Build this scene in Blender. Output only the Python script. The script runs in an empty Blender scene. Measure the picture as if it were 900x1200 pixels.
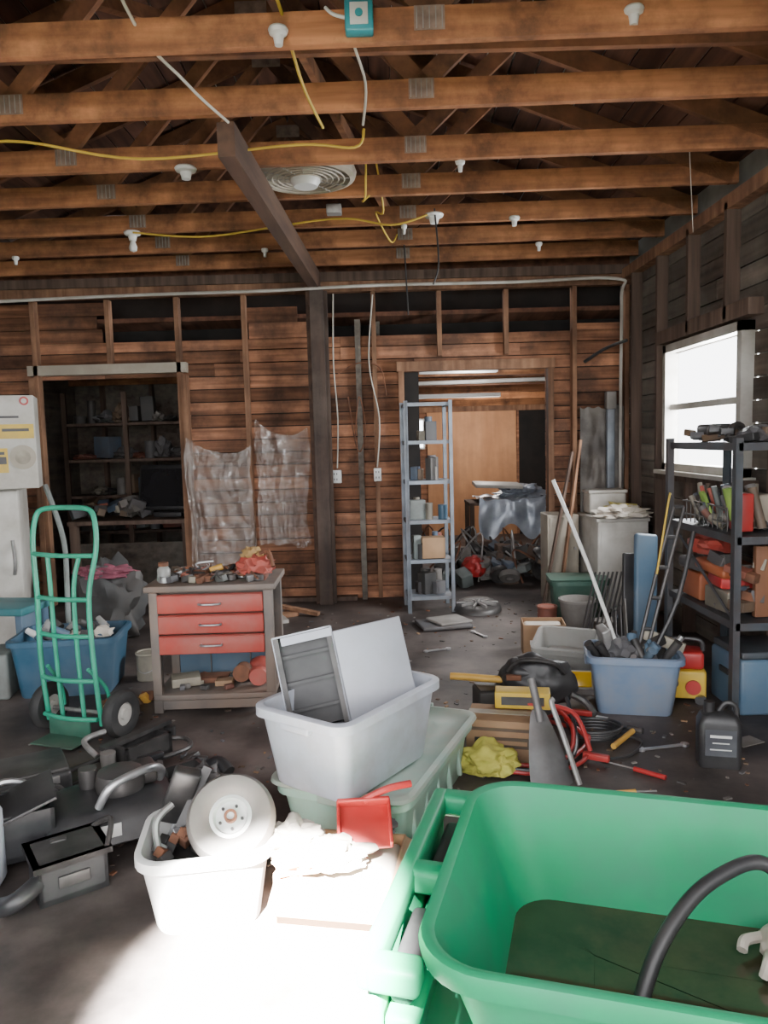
import bpy, bmesh, math, random
from mathutils import Vector, Matrix, Euler, noise
R=random.Random(11)
V=Vector
# ---------------------------------------------------------------- materials
MATS={}
def mat(name,c1,c2=None,rough=.6,metal=0.0,scale=(5,5,5),island=0.0,bump=0.0,dirt=None,dirt_amt=.5,dscale=2.5,trans=0.0,alpha=1.0,emit=None,detail=6,spec=.5,sat=1.0):
    if name in MATS: return MATS[name]
    m=bpy.data.materials.new(name); m.use_nodes=True
    nt=m.node_tree; N=nt.nodes; L=nt.links
    b=N['Principled BSDF']
    b.inputs['Roughness'].default_value=rough
    b.inputs['Metallic'].default_value=metal
    b.inputs['Transmission Weight'].default_value=trans
    b.inputs['Alpha'].default_value=alpha
    b.inputs['Specular IOR Level'].default_value=spec
    if c2 is None: c2=tuple(x*.72 for x in c1)
    tc=N.new('ShaderNodeTexCoord'); mp=N.new('ShaderNodeMapping'); mp.inputs['Scale'].default_value=scale
    L.new(tc.outputs['Object'],mp.inputs['Vector'])
    vec=mp.outputs['Vector']
    if island:
        g=N.new('ShaderNodeNewGeometry'); ad=N.new('ShaderNodeVectorMath'); ad.operation='ADD'
        mu=N.new('ShaderNodeMath'); mu.operation='MULTIPLY'; mu.inputs[1].default_value=37.0
        L.new(g.outputs['Random Per Island'],mu.inputs[0]); L.new(vec,ad.inputs[0]); L.new(mu.outputs[0],ad.inputs[1]); vec=ad.outputs[0]
    nz=N.new('ShaderNodeTexNoise'); nz.inputs['Scale'].default_value=1.0; nz.inputs['Detail'].default_value=detail
    L.new(vec,nz.inputs['Vector'])
    rp=N.new('ShaderNodeValToRGB'); rp.color_ramp.elements[0].position=.32; rp.color_ramp.elements[1].position=.68
    rp.color_ramp.elements[0].color=(*c2,1); rp.color_ramp.elements[1].color=(*c1,1)
    L.new(nz.outputs['Fac'],rp.inputs['Fac']); col=rp.outputs['Color']
    if dirt:
        n2=N.new('ShaderNodeTexNoise'); n2.inputs['Scale'].default_value=dscale; n2.inputs['Detail'].default_value=8
        n2.inputs['Roughness'].default_value=.65
        L.new(tc.outputs['Object'],n2.inputs['Vector'])
        mr=N.new('ShaderNodeMapRange'); mr.inputs['From Min'].default_value=.40; mr.inputs['From Max'].default_value=.64
        mr.inputs['To Max'].default_value=dirt_amt
        L.new(n2.outputs['Fac'],mr.inputs['Value'])
        mx=N.new('ShaderNodeMixRGB'); mx.inputs['Color2'].default_value=(*dirt,1)
        L.new(mr.outputs[0],mx.inputs['Fac']); L.new(col,mx.inputs['Color1']); col=mx.outputs[0]
    if island:
        m2=N.new('ShaderNodeMapRange'); m2.inputs['To Min'].default_value=1-island; m2.inputs['To Max'].default_value=1+island
        L.new(g.outputs['Random Per Island'],m2.inputs['Value'])
        hs=N.new('ShaderNodeHueSaturation'); L.new(m2.outputs[0],hs.inputs['Value']); L.new(col,hs.inputs['Color']); col=hs.outputs[0]
    L.new(col,b.inputs['Base Color'])
    if bump:
        bp=N.new('ShaderNodeBump'); bp.inputs['Strength'].default_value=bump; bp.inputs['Distance'].default_value=.02
        L.new(nz.outputs['Fac'],bp.inputs['Height']); L.new(bp.outputs[0],b.inputs['Normal'])
    if emit:
        b.inputs['Emission Color'].default_value=(*emit[0],1); b.inputs['Emission Strength'].default_value=emit[1]
    MATS[name]=m; return m

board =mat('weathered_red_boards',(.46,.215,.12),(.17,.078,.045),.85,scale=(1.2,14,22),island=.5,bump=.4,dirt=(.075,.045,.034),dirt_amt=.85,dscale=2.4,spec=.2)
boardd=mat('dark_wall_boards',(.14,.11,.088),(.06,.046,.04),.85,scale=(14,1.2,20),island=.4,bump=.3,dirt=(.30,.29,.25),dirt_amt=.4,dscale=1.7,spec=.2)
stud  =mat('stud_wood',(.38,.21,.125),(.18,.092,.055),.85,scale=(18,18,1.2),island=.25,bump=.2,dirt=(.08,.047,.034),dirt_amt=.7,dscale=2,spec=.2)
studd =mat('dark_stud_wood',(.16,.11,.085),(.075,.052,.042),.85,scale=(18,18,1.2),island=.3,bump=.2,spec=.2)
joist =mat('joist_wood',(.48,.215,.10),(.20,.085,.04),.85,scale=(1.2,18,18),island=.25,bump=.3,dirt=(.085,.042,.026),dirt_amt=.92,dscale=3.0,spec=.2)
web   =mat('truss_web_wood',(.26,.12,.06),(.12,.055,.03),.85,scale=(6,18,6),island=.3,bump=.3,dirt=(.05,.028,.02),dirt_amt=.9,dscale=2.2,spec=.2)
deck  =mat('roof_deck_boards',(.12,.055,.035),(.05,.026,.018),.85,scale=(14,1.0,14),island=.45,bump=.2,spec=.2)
postm =mat('old_dark_timber',(.08,.05,.037),(.035,.024,.02),.8,scale=(14,14,1.5),bump=.3,dirt=(.2,.15,.12),dirt_amt=.3)
beamm =mat('beam_timber',(.11,.06,.038),(.055,.03,.021),.8,scale=(14,1.5,14),bump=.3)
conc  =mat('stained_concrete',(.17,.138,.125),(.055,.043,.039),.55,scale=(2.4,2.4,2.4),bump=.4,dirt=(.020,.016,.015),dirt_amt=.95,dscale=1.3,detail=14)
dark  =mat('painted_void',(.02,.016,.014),(.01,.009,.009),.9)  # near-black colour painted in place of unlit depth behind openings
lightseal=mat('light_seal_siding',(.3,.3,.28),(.2,.2,.19),.8)  # unseen outer skin, added to stop light leaking between the boards
ply   =mat('plywood',(.74,.38,.19),(.55,.26,.12),.7,scale=(7,3,.8),bump=.05,dirt=(.35,.17,.09),dirt_amt=.4)
galv  =mat('galvanized_steel',(.42,.41,.40),(.24,.23,.22),.5,.6,scale=(12,12,12))
plate =mat('rusty_truss_plate',(.32,.24,.19),(.18,.125,.10),.6,.3,scale=(20,20,20))
steelb=mat('blue_grey_shelf_steel',(.30,.34,.39),(.18,.21,.25),.5,.35,scale=(6,6,6),dirt=(.12,.09,.07))
dsteel=mat('dark_shelf_steel',(.10,.12,.14),(.055,.065,.075),.5,.4,scale=(6,6,6),dirt=(.12,.07,.05),dirt_amt=.4)
white =mat('dirty_white_paint',(.64,.62,.58),(.44,.42,.38),.5,scale=(3,3,3),dirt=(.26,.22,.17),dirt_amt=.55)
wplas =mat('white_plastic',(.8,.8,.78),(.7,.7,.68),.4,scale=(4,4,4),dirt=(.4,.37,.33),dirt_amt=.3)
beige =mat('beige_enamel',(.46,.41,.33),(.34,.30,.24),.5,scale=(3,3,3),dirt=(.25,.2,.15),dirt_amt=.5)
greyt =mat('pale_grey_tote_plastic',(.60,.63,.71),(.48,.51,.58),.4,scale=(4,4,4),dirt=(.33,.31,.30),dirt_amt=.45,dscale=5)
tealt =mat('pale_green_tote_plastic',(.38,.60,.50),(.26,.45,.38),.42,scale=(4,4,4),dirt=(.34,.37,.31),dirt_amt=.6,dscale=5)
teall =mat('tote_lid_plastic',(.40,.53,.46),(.28,.39,.34),.42,scale=(3,3,3),dirt=(.48,.44,.38),dirt_amt=.65,dscale=4)
green =mat('bright_green_cart_plastic',(.002,.33,.14),(.002,.25,.10),.5,scale=(2.5,2.5,2.5),dirt=(.05,.22,.13),dirt_amt=.6,dscale=4.5,spec=.3)
water =mat('murky_water',(.04,.06,.03),(.02,.03,.017),.06,scale=(4,4,4),bump=.03,dirt=(.10,.075,.04),dirt_amt=.7)
htgreen=mat('hand_truck_green_paint',(.03,.38,.24),(.02,.28,.17),.4,scale=(6,6,6),dirt=(.1,.2,.15),dirt_amt=.4)
htdark=mat('worn_dark_green_paint',(.05,.2,.13),(.03,.1,.07),.5,scale=(8,8,8),dirt=(.1,.09,.08),dirt_amt=.7)
dkgreen=mat('dark_green_tote_plastic',(.07,.15,.115),(.04,.10,.075),.45,dirt=(.16,.16,.13),dirt_amt=.4)
blue  =mat('blue_bin_plastic',(.04,.13,.22),(.025,.09,.15),.45,dirt=(.12,.13,.15),dirt_amt=.5)
bluebin=mat('grey_blue_bin_plastic',(.21,.29,.42),(.155,.22,.33),.42,dirt=(.26,.26,.27),dirt_amt=.6,dscale=5)
red   =mat('faded_red_paint',(.50,.075,.055),(.38,.05,.038),.5,scale=(3,3,3),dirt=(.36,.14,.11),dirt_amt=.6,dscale=5)
redg  =mat('glossy_red',(.55,.03,.03),(.40,.02,.02),.4,dirt=(.25,.06,.05),dirt_amt=.5)
bench =mat('bench_grey_steel',(.24,.21,.19),(.13,.115,.105),.6,.2,scale=(5,5,5),dirt=(.2,.11,.06),dirt_amt=.5)
black =mat('black_plastic',(.03,.03,.033),(.016,.016,.018),.42,dirt=(.085,.08,.075),dirt_amt=.4)
blackg=mat('greasy_black_metal',(.065,.062,.062),(.028,.027,.027),.42,.3,scale=(9,9,9),dirt=(.16,.145,.135),dirt_amt=.45)
rubber=mat('grey_rubber',(.18,.165,.155),(.12,.11,.10),.75,scale=(8,8,8))
brubber=mat('black_rubber',(.035,.035,.035),(.022,.022,.022),.7,dirt=(.12,.11,.1),dirt_amt=.4)
alum  =mat('cast_aluminium',(.55,.55,.56),(.35,.35,.36),.4,.8,scale=(9,9,9))
card  =mat('cardboard',(.42,.26,.145),(.31,.185,.10),.85,scale=(6,6,6),dirt=(.2,.13,.09),dirt_amt=.5)
yellow=mat('yellow_plastic',(.75,.50,.04),(.58,.38,.03),.45,dirt=(.35,.25,.08),dirt_amt=.5,dscale=6)
yrag  =mat('yellow_green_cloth',(.58,.53,.11),(.38,.35,.06),.9,scale=(12,12,12))
orange=mat('orange_wood_handle',(.75,.45,.10),(.6,.33,.06),.5)
amber =mat('amber_lens',(1.0,.62,.02),(.95,.5,.01),.25)
wirey =mat('yellow_cable',(.62,.42,.05),(.5,.33,.04),.5)
wirew =mat('white_cable',(.58,.55,.48),(.46,.43,.37),.5)
tealbx=mat('teal_junction_box',(.03,.26,.30),(.02,.2,.24),.4)
sheet =mat('hazy_plastic_sheet',(.74,.71,.68),(.48,.45,.42),.14,scale=(7,7,4),alpha=.30,bump=1.0,spec=1.0)
sheetd=mat('dark_tar_paper',(.14,.12,.105),(.06,.05,.045),.5,scale=(5,5,5),bump=.6,dirt=(.25,.23,.2),dirt_amt=.5)
tarp  =mat('silver_tarp',(.42,.45,.50),(.22,.25,.30),.35,.3,scale=(6,6,6))
clearp=mat('clear_plastic',(.55,.55,.53),(.4,.4,.38),.25,alpha=.6,dirt=(.25,.22,.2),dirt_amt=.6)
pink  =mat('pink_cloth',(.33,.10,.14),(.2,.06,.09),.9)
teal  =mat('turquoise_paint',(.04,.22,.25),(.025,.16,.18),.5,dirt=(.14,.14,.13))
denim =mat('blue_vinyl',(.11,.19,.28),(.07,.13,.2),.5,dirt=(.12,.12,.12))
cloth =mat('off_white_cloth',(.66,.60,.52),(.44,.39,.33),.9,scale=(9,9,9))
brownw=mat('brown_panel',(.22,.095,.045),(.13,.055,.028),.6,scale=(10,10,1))
rust  =mat('rusty_metal',(.26,.11,.06),(.12,.06,.04),.8,.3,scale=(15,15,15))
panel =mat('grey_metal_panel',(.43,.45,.51),(.33,.35,.40),.4,.2,scale=(3,3,3),dirt=(.29,.28,.27),dirt_amt=.4)
leaf  =mat('foliage',(.25,.38,.08),(.12,.22,.04),.8)
grassm=mat('outdoor_ground',(.22,.24,.12),(.15,.16,.08),.9)
clutter=[mat('clutter_%d'%i,c,None,.6,island=.3,dirt=(.09,.075,.065),dirt_amt=.65) for i,c in enumerate([(.28,.26,.24),(.12,.12,.13),(.36,.11,.07),(.10,.15,.22),(.40,.36,.28),(.20,.13,.08),(.06,.06,.06),(.24,.28,.27)])]

# ---------------------------------------------------------------- builder
def spline(pts,n=6):
    P=[V(p) for p in pts]
    if n<=1 or len(P)<3: return P
    out=[]
    for i in range(len(P)-1):
        p0=P[max(i-1,0)];p1=P[i];p2=P[i+1];p3=P[min(i+2,len(P)-1)]
        for k in range(n):
            t=k/n
            out.append(.5*((2*p1)+(p2-p0)*t+(2*p0-5*p1+4*p2-p3)*t*t+(3*p1-p0-3*p2+p3)*t**3))
    out.append(P[-1]); return out
def rr(z,hx,hy,r,n=5,cx=0,cy=0):
    r=min(r,hx*.99,hy*.99); o=[]
    for sx,sy,a0 in ((1,1,0),(-1,1,90),(-1,-1,180),(1,-1,270)):
        for k in range(n+1):
            a=math.radians(a0+90*k/n)
            o.append(V((cx+sx*(hx-r)+r*math.cos(a),cy+sy*(hy-r)+r*math.sin(a),z)))
    return o
class B:
    def __init__(s,name): s.name=name; s.bm=bmesh.new(); s.mats=[]
    def mi(s,m):
        if m not in s.mats: s.mats.append(m)
        return s.mats.index(m)
    def add(s,t,m,M=None,smooth=False):
        if M is not None: bmesh.ops.transform(t,matrix=M,verts=t.verts)
        bmesh.ops.recalc_face_normals(t,faces=t.faces)
        i=s.mi(m)
        for f in t.faces: f.material_index=i; f.smooth=smooth
        me=bpy.data.meshes.new('tmp'); t.to_mesh(me); t.free(); s.bm.from_mesh(me); bpy.data.meshes.remove(me)
    def box(s,c,d,m,rot=(0,0,0),bev=0.0,M=None):
        T=Matrix.Translation(V(c))@Euler(rot).to_matrix().to_4x4()@Matrix.Diagonal((*d,1))
        if M is not None: T=M@T
        if not bev:
            vs=[s.bm.verts.new(T@V((x,y,z))) for x in(-.5,.5) for y in(-.5,.5) for z in(-.5,.5)]
            i=s.mi(m)
            for f in ((0,1,3,2),(4,6,7,5),(0,4,5,1),(2,3,7,6),(0,2,6,4),(1,5,7,3)):
                q=s.bm.faces.new([vs[k] for k in f]); q.material_index=i
        else:
            t=bmesh.new(); bmesh.ops.create_cube(t,size=1)
            bmesh.ops.transform(t,matrix=T,verts=t.verts)
            bmesh.ops.bevel(t,geom=t.edges[:],offset=bev,segments=3,affect='EDGES',profile=.5)
            s.add(t,m,smooth=False)
    def beam(s,p0,p1,w,h,m,up=(0,1,0)):
        p0=V(p0);p1=V(p1);x=(p1-p0);l=x.length;x.normalize()
        y=V(up); y=(y-x*y.dot(x)).normalized(); z=x.cross(y)
        M=Matrix((x,y,z)).transposed().to_4x4(); M.translation=(p0+p1)/2
        s.box((0,0,0),(l,w,h),m,M=M)
    def cyl(s,p0,p1,r,m,r2=None,seg=20):
        p0=V(p0);p1=V(p1);d=p1-p0
        t=bmesh.new(); bmesh.ops.create_cone(t,cap_ends=True,segments=seg,radius1=r,radius2=r if r2 is None else r2,depth=d.length)
        M=Matrix.Translation((p0+p1)/2)@d.to_track_quat('Z','Y').to_matrix().to_4x4()
        s.add(t,m,M,True)
    def tube(s,pts,r,m,seg=8,n=6,closed=False):
        P=spline(pts,n) ; t=bmesh.new(); rings=[]; up=None
        for i,p in enumerate(P):
            d=(P[min(i+1,len(P)-1)]-P[max(i-1,0)])
            if d.length<1e-7: d=V((0,0,1))
            d.normalize()
            if up is None: up=d.orthogonal().normalized()
            else:
                up=up-d*up.dot(d); up=up.normalized() if up.length>1e-5 else d.orthogonal().normalized()
            sd=d.cross(up)
            rings.append([t.verts.new(p+(up*math.cos(2*math.pi*k/seg)+sd*math.sin(2*math.pi*k/seg))*r) for k in range(seg)])
        for a,b in zip(rings,rings[1:]):
            for k in range(seg): t.faces.new((a[k],a[(k+1)%seg],b[(k+1)%seg],b[k]))
        t.faces.new(rings[0][::-1]); t.faces.new(rings[-1]); s.add(t,m,None,True)
    def loft(s,loops,m,c0=True,c1=True,M=None,smooth=True):
        t=bmesh.new(); rs=[[t.verts.new(p) for p in l] for l in loops]; n=len(rs[0])
        for a,b in zip(rs,rs[1:]):
            for k in range(n): t.faces.new((a[k],a[(k+1)%n],b[(k+1)%n],b[k]))
        if c0: t.faces.new(rs[0][::-1])
        if c1: t.faces.new(rs[-1])
        s.add(t,m,M,smooth)
    def lathe(s,prof,m,M=None,seg=32,closed=False):
        t=bmesh.new(); rs=[]
        for r,z in prof: rs.append([t.verts.new((max(r,1e-4)*math.cos(2*math.pi*k/seg),max(r,1e-4)*math.sin(2*math.pi*k/seg),z)) for k in range(seg)])
        if closed: rs.append(rs[0])
        for a,b in zip(rs,rs[1:]):
            for k in range(seg): t.faces.new((a[k],a[(k+1)%seg],b[(k+1)%seg],b[k]))
        s.add(t,m,M,True)
    def tote(s,L,W,H,m,taper=.86,r=.05,th=.008,lip=.018,M=None,mi=None):
        hx,hy=L/2,W/2; bx,by=hx*taper,hy*taper
        f=lambda z:(bx+(hx-bx)*z/H,by+(hy-by)*z/H)
        a=f(H-.035)
        lo=[rr(0,bx*.97,by*.97,r*.8),rr(.012,bx,by,r*.8),rr(H-.035,*a,r),rr(H-.035,hx+lip,hy+lip,r+lip),rr(H-.004,hx+lip,hy+lip,r+lip),rr(H,hx+lip-.005,hy+lip-.005,r+lip),rr(H,hx-th,hy-th,r-th*.5)]
        s.loft(lo,m,True,False,M)
        s.loft([rr(H,hx-th,hy-th,r-th*.5),rr(.02,bx-th,by-th,r*.7)],mi or m,False,True,M)
    def blob(s,c,d,m,seed=0,amp=.25,freq=2.2,sub=4,rot=(0,0,0)):
        t=bmesh.new(); bmesh.ops.create_icosphere(t,subdivisions=sub,radius=1)
        for v in t.verts:
            p=v.co.copy(); k=1+amp*noise.noise(p*freq+V((seed*3.1,seed,0)))*1.6+amp*.6*noise.noise(p*freq*2.7+V((0,seed,seed*2)))
            v.co=p*k
            if v.co.z<-.55: v.co.z=-.55-(abs(v.co.z)-.55)*.15
        M=Matrix.Translation(V(c))@Euler(rot).to_matrix().to_4x4()@Matrix.Diagonal((*d,1))
        s.add(t,m,M,True)
    def grid(s,nx,ny,f,m,th=0.0):
        t=bmesh.new(); g=[[t.verts.new(f(i/nx,j/ny)) for j in range(ny+1)] for i in range(nx+1)]
        for i in range(nx):
            for j in range(ny): t.faces.new((g[i][j],g[i+1][j],g[i+1][j+1],g[i][j+1]))
        s.add(t,m,None,True)
    def done(s,loc=(0,0,0),rz=0,rot=None):
        me=bpy.data.meshes.new(s.name+'_mesh'); s.bm.to_mesh(me); s.bm.free()
        for m in s.mats: me.materials.append(m)
        try: me.set_sharp_from_angle(angle=math.radians(42))
        except Exception: pass
        o=bpy.data.objects.new(s.name,me); bpy.context.collection.objects.link(o)
        o.location=loc; o.rotation_euler=rot if rot else (0,0,math.radians(rz)); return o
def MT(x,y,z,rx=0,ry=0,rz=0): return Matrix.Translation((x,y,z))@Euler((math.radians(rx),math.radians(ry),math.radians(rz))).to_matrix().to_4x4()

XL,XR,YB,YF=-3.75,2.30,7.05,-0.6
# ---------------------------------------------------------------- shell
b=B('floor'); b.box((-.5,5.8,-.05),(8.0,13.1,.1),conc); b.done()
b=B('outdoor_ground'); b.box((0,-6,-.12),(60,10.7,.1),grassm); b.box((18.7,10,-.12),(29,21,.1),grassm); b.done()

def board_wall(bd,x0,x1,z0,z1,openings,place,m,h=.14):
    z=z0
    while z<z1-.01:
        hh=min(h,z1-z)
        segs=[(x0,x1)]
        for ox0,ox1,oz0,oz1 in openings:
            if z+hh/2>oz0 and z+hh/2<oz1:
                ns=[]
                for a,c in segs:
                    if ox1<=a or ox0>=c: ns.append((a,c)); continue
                    if a<ox0: ns.append((a,ox0))
                    if c>ox1: ns.append((ox1,c))
                segs=ns
        for a,c in segs:
            x=a
            while x<c-.001:
                e=min(c,x+R.uniform(.9,2.6))
                if c-e<.3: e=c
                place(bd,x+.001,e-.001,z+.005,z+hh-.004,R.uniform(-.006,.006),m); x=e
        z+=hh
b=B('wall_back')
def pb(bd,x0,x1,z0,z1,o,m): bd.box(((x0+x1)/2,YB+.012+o,(z0+z1)/2),(x1-x0,.022,z1-z0),m)
board_wall(b,XL,XR,0,2.46,[(-3.17,-1.84,-.1,2.16),(.22,1.53,-.1,2.13)],pb,board,.118)
for x0,x1,z0,z1 in ((-3.7,-2.55,2.46,2.58),(-3.7,-2.6,2.585,2.70),(-3.7,-2.5,2.705,2.82),(-1.2,-.62,2.46,2.60),(-1.22,-.75,2.6,2.74),(1.8,2.28,2.46,2.52)):
    b.box(((x0+x1)/2,YB+.01,(z0+z1)/2),(x1-x0,.02,z1-z0),board)
for x in (-3.72,-3.15,-1.84,-1.23,-.05,1.78,2.26): b.box((x,YB-.045,1.43),(.04,.09,2.82),stud)
b.box((-2.5,YB-.045,2.21),(1.45,.09,.09),beige); b.box((.875,YB-.045,2.16),(1.45,.09,.09),stud)
for x in (.55,1.16,-2.47): b.box((x,YB-.045,2.54),(.04,.088,.58),stud)
for x in (.19,1.56): b.box((x,YB-.04,1.06),(.05,.12,2.12),stud)
for x in (-3.19,-1.80): b.box((x,YB-.04,1.07),(.05,.12,2.14),stud)
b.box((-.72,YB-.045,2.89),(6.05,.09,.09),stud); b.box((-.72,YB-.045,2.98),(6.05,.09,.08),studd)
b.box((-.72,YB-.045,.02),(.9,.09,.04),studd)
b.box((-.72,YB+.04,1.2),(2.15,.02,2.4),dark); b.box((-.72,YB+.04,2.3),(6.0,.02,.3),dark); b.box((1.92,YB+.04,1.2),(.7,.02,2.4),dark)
b.done()
b=B('wall_back_gap_shade'); b.box((-.72,YB+.35,2.76),(6.1,.02,.7),dark); b.done()  # near-black sheet standing in for the darkness behind the missing boards

b=B('wall_right')
def pr(bd,x0,x1,z0,z1,o,m): bd.box((XR+.012+o,(x0+x1)/2,(z0+z1)/2),(.022,x1-x0,z1-z0),m)
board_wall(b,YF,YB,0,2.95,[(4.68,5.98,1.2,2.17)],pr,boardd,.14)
for c,d in (((XR+.04,2.04,1.55),(.02,5.28,3.3)),((XR+.04,6.7,1.55),(.02,1.44,3.3)),((XR+.04,5.33,.6),(.02,1.3,1.2)),((XR+.04,5.33,2.69),(.02,1.3,1.03))): b.box(c,d,lightseal)
for y in [YF+.1+.6*i for i in range(13)]:
    if 4.7<y<5.97:
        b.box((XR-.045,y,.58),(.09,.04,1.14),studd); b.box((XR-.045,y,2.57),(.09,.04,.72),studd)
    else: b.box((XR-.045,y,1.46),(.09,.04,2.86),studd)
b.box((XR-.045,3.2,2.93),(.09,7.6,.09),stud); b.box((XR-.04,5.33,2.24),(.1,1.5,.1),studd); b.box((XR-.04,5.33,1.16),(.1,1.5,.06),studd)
b.done()
b=B('wall_left')
def pl(bd,x0,x1,z0,z1,o,m): bd.box((XL-.012-o,(x0+x1)/2,(z0+z1)/2),(.022,x1-x0,z1-z0),m)
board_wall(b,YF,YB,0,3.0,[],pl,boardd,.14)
b.box((XL-.04,3.4,1.55),(.02,8,3.3),lightseal)
for y in [YF+.1+.6*i for i in range(13)]: b.box((XL+.045,y,1.5),(.09,.04,2.9),studd)
b.done()
b=B('window_1')
for y in (4.71,5.95): b.box((XR-.03,y,1.685),(.1,.06,.97),white)
for z in (1.23,2.14): b.box((XR-.03,5.33,z),(.1,1.3,.06),white)
b.box((XR-.01,5.33,1.69),(.05,1.2,.045),white)
b.box((XR-.055,5.33,1.19),(.14,1.42,.03),white)
b.done()
b=B('shrub')
b.tube([(0,0,-.1),(.05,0,.4),(.0,.05,.9)],.04,studd)
for i in range(9): b.blob((R.uniform(-.3,.5),R.uniform(-.6,.6),.35+R.uniform(0,1.2)),(.45,.45,.4),leaf,i,.5,4)
b.done((4.9,5.6,0))
YW=11.5
b=B('window_2')
b.box((.50,YW-.04,1.57),(.30,.05,.46),white); b.box((.50,YW-.07,1.57),(.24,.02,.4),mat('bright_glass',(.9,.95,1),(.9,.95,1),.3,emit=((.9,.95,1),8)))
b.done()

b=B('wall_far_room')
b.box((1.2,YW+.08,1.2),(3.2,.06,2.4),board)
b.box((1.55,YW+.03,1.0),(1.0,.02,2.0),ply); b.box((.86,YW+.03,1.0),(.34,.02,2.0),ply); b.box((1.03,YW+.015,1.0),(.03,.02,2.0),studd); b.box((1.2,YW-.01,1.93),(2.8,.05,.08),stud)
b.box((2.32,YW+.0,.95),(.46,.03,1.9),dark)  # solid panel painted near-black as the shade of an open doorway
b.box((2.63,9.35,1.3),(.05,4.4,2.6),boardd)
b.box((-.02,9.35,1.3),(.05,4.4,2.6),boardd)
for y in (7.5,8.1,8.7,9.3,9.9,10.5,11.1): b.box((2.57,y,1.2),(.09,.04,2.3),stud)
b.done()
b=B('wall_left_room')
b.box((-1.9,9.35,1.3),(3.8,.05,2.6),boardd); b.box((-3.78,8.2,1.3),(.05,2.4,2.6),boardd); b.box((-.2,8.2,1.3),(.05,2.4,2.6),boardd)
for x in (-3.4,-2.8,-2.2,-1.6,-1): b.box((x,9.28,1.3),(.04,.09,2.5),studd)
b.done()
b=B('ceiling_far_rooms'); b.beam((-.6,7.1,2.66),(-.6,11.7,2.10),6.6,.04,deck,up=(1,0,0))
b.done()
b=B('ceiling_rafters_far')
for k in range(8):
    y=7.5+.56*k; b.box((-.6,y,2.60-(y-7.1)*.1217-.06),(6.4,.05,.09),joist)
b.done()
b=B('ceiling_conduit')
b.cyl((.3,8.0,2.33),(2.5,8.3,2.33),.03,white); b.cyl((.25,9.3,2.17),(2.5,9.0,2.17),.025,white); b.box((.9,8.8,2.27),(.9,.14,.05),wplas); b.box((1.0,10.2,2.06),(1.2,.14,.05),wplas); b.done()

RX=-.75; RZ=4.30; EZ=3.12
b=B('ceiling')
for side in (-1,1):
    ex = XL-.15 if side<0 else XR+.15
    n=22
    for i in range(n):
        t0=i/n;t1=(i+1)/n
        xa=RX+(ex-RX)*t0; xb=RX+(ex-RX)*t1; za=RZ+(EZ-RZ)*t0+.05; zb=RZ+(EZ-RZ)*t1+.05
        y=YF
        while y<YB+.3:
            e=min(y+R.uniform(2,4),YB+.3)
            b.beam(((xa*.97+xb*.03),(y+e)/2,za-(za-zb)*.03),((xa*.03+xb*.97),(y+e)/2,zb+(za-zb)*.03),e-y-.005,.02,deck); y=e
    b.beam((RX,3.4,RZ+.1),(ex+side*.3,3.4,EZ+.1-.1),8.2,.02,lightseal)  # unseen roof sheet added to seal light leaks in the deck
b.done()
b=B('wall_gable_back')
for k in range(9):
    z=3.05+k*.14; hw=(RZ-z)/(RZ-EZ)*3.1
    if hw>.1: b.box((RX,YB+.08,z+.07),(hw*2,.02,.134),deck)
b.done()
TY=[-.44,.16,.76,1.36,1.96,2.55,3.15,3.75,4.38,5.0,5.62,6.25,6.86]
for y in TY:
    b=B('roof_truss'); w=.04
    jz=R.uniform(-.01,.01)
    b.box((.03,0,3.112+jz),(6.02,w,.125),joist)
    X0=XL-RX; X1=XR-RX-.04
    b.beam((X0+.02,0,EZ-.02),(0,0,RZ-.03),w,.11,web); b.beam((X1,0,EZ-.02),(0,0,RZ-.03),w,.11,web)
    q1=X0/2; q2=X1/2; qz=(RZ+EZ)/2-.08
    for p,q in (((-.98,0,3.16),(-.03,0,RZ-.1)),((-.98,0,3.16),(q1,0,qz)),((.98,0,3.16),(.03,0,RZ-.1)),((.98,0,3.16),(q2,0,qz))):
        b.beam(p,q,w*.9,.085,web)
    for x in (-.98,.98):
        b.box((x,-.022,3.13+jz),(.12,.004,.09),plate)
        for k in range(5): b.box((x-.05+.025*k,-.025,3.13+jz),(.004,.004,.08),galv)
    b.box((0,-.022,RZ-.1),(.2,.004,.1),plate)
    b.done((RX,y,0),-1.6)
b=B('roof_brace')
b.beam((-1.0,1.9,4.05),(.15,6.5,3.3),.04,.09,web,up=(1,0,0)); b.beam((.5,2.9,3.75),(-.6,3.7,4.1),.04,.09,web)
b.beam((-2.6,2.6,3.5),(-1.2,4.6,3.95),.04,.09,web); b.beam((1.6,2.7,3.4),(.6,4.6,3.75),.04,.09,web)
b.beam((-3.5,3.45,3.22),(2.1,3.45,3.22),.035,.09,web)
b.done()
b=B('ceiling_beam')
b.beam((-.71,3.76,2.955),(-.56,6.95,2.93),.085,.16,beamm,up=(1,0,0))
b.done()
b=B('support_post')
b.box((-.55,6.86,1.42),(.12,.12,2.84),postm); b.box((-.63,6.9,1.42),(.04,.08,2.84),beamm); b.box((-.475,6.9,1.42),(.03,.06,2.84),postm)
b.done()

b=B('electrical_conduit')
b.tube([(-3.7,6.8,2.80),(-2.2,6.8,2.83),(-1.0,6.76,2.83),(0,6.8,2.86),(1.2,6.82,2.86),(2.12,6.84,2.87),(2.17,6.85,2.7),(2.17,6.86,1.9),(2.17,6.87,.3)],.014,white,n=8)
b.done()
b=B('conduit_duct'); b.box((2.08,6.87,1.25),(.07,.05,1.0),steelb,bev=.01); b.box((2.08,6.87,1.8),(.09,.08,.16),clutter[0],bev=.01); b.tube([(1.85,6.9,2.15),(2.0,6.8,2.25),(2.14,6.6,2.3)],.014,black); b.done()

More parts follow.
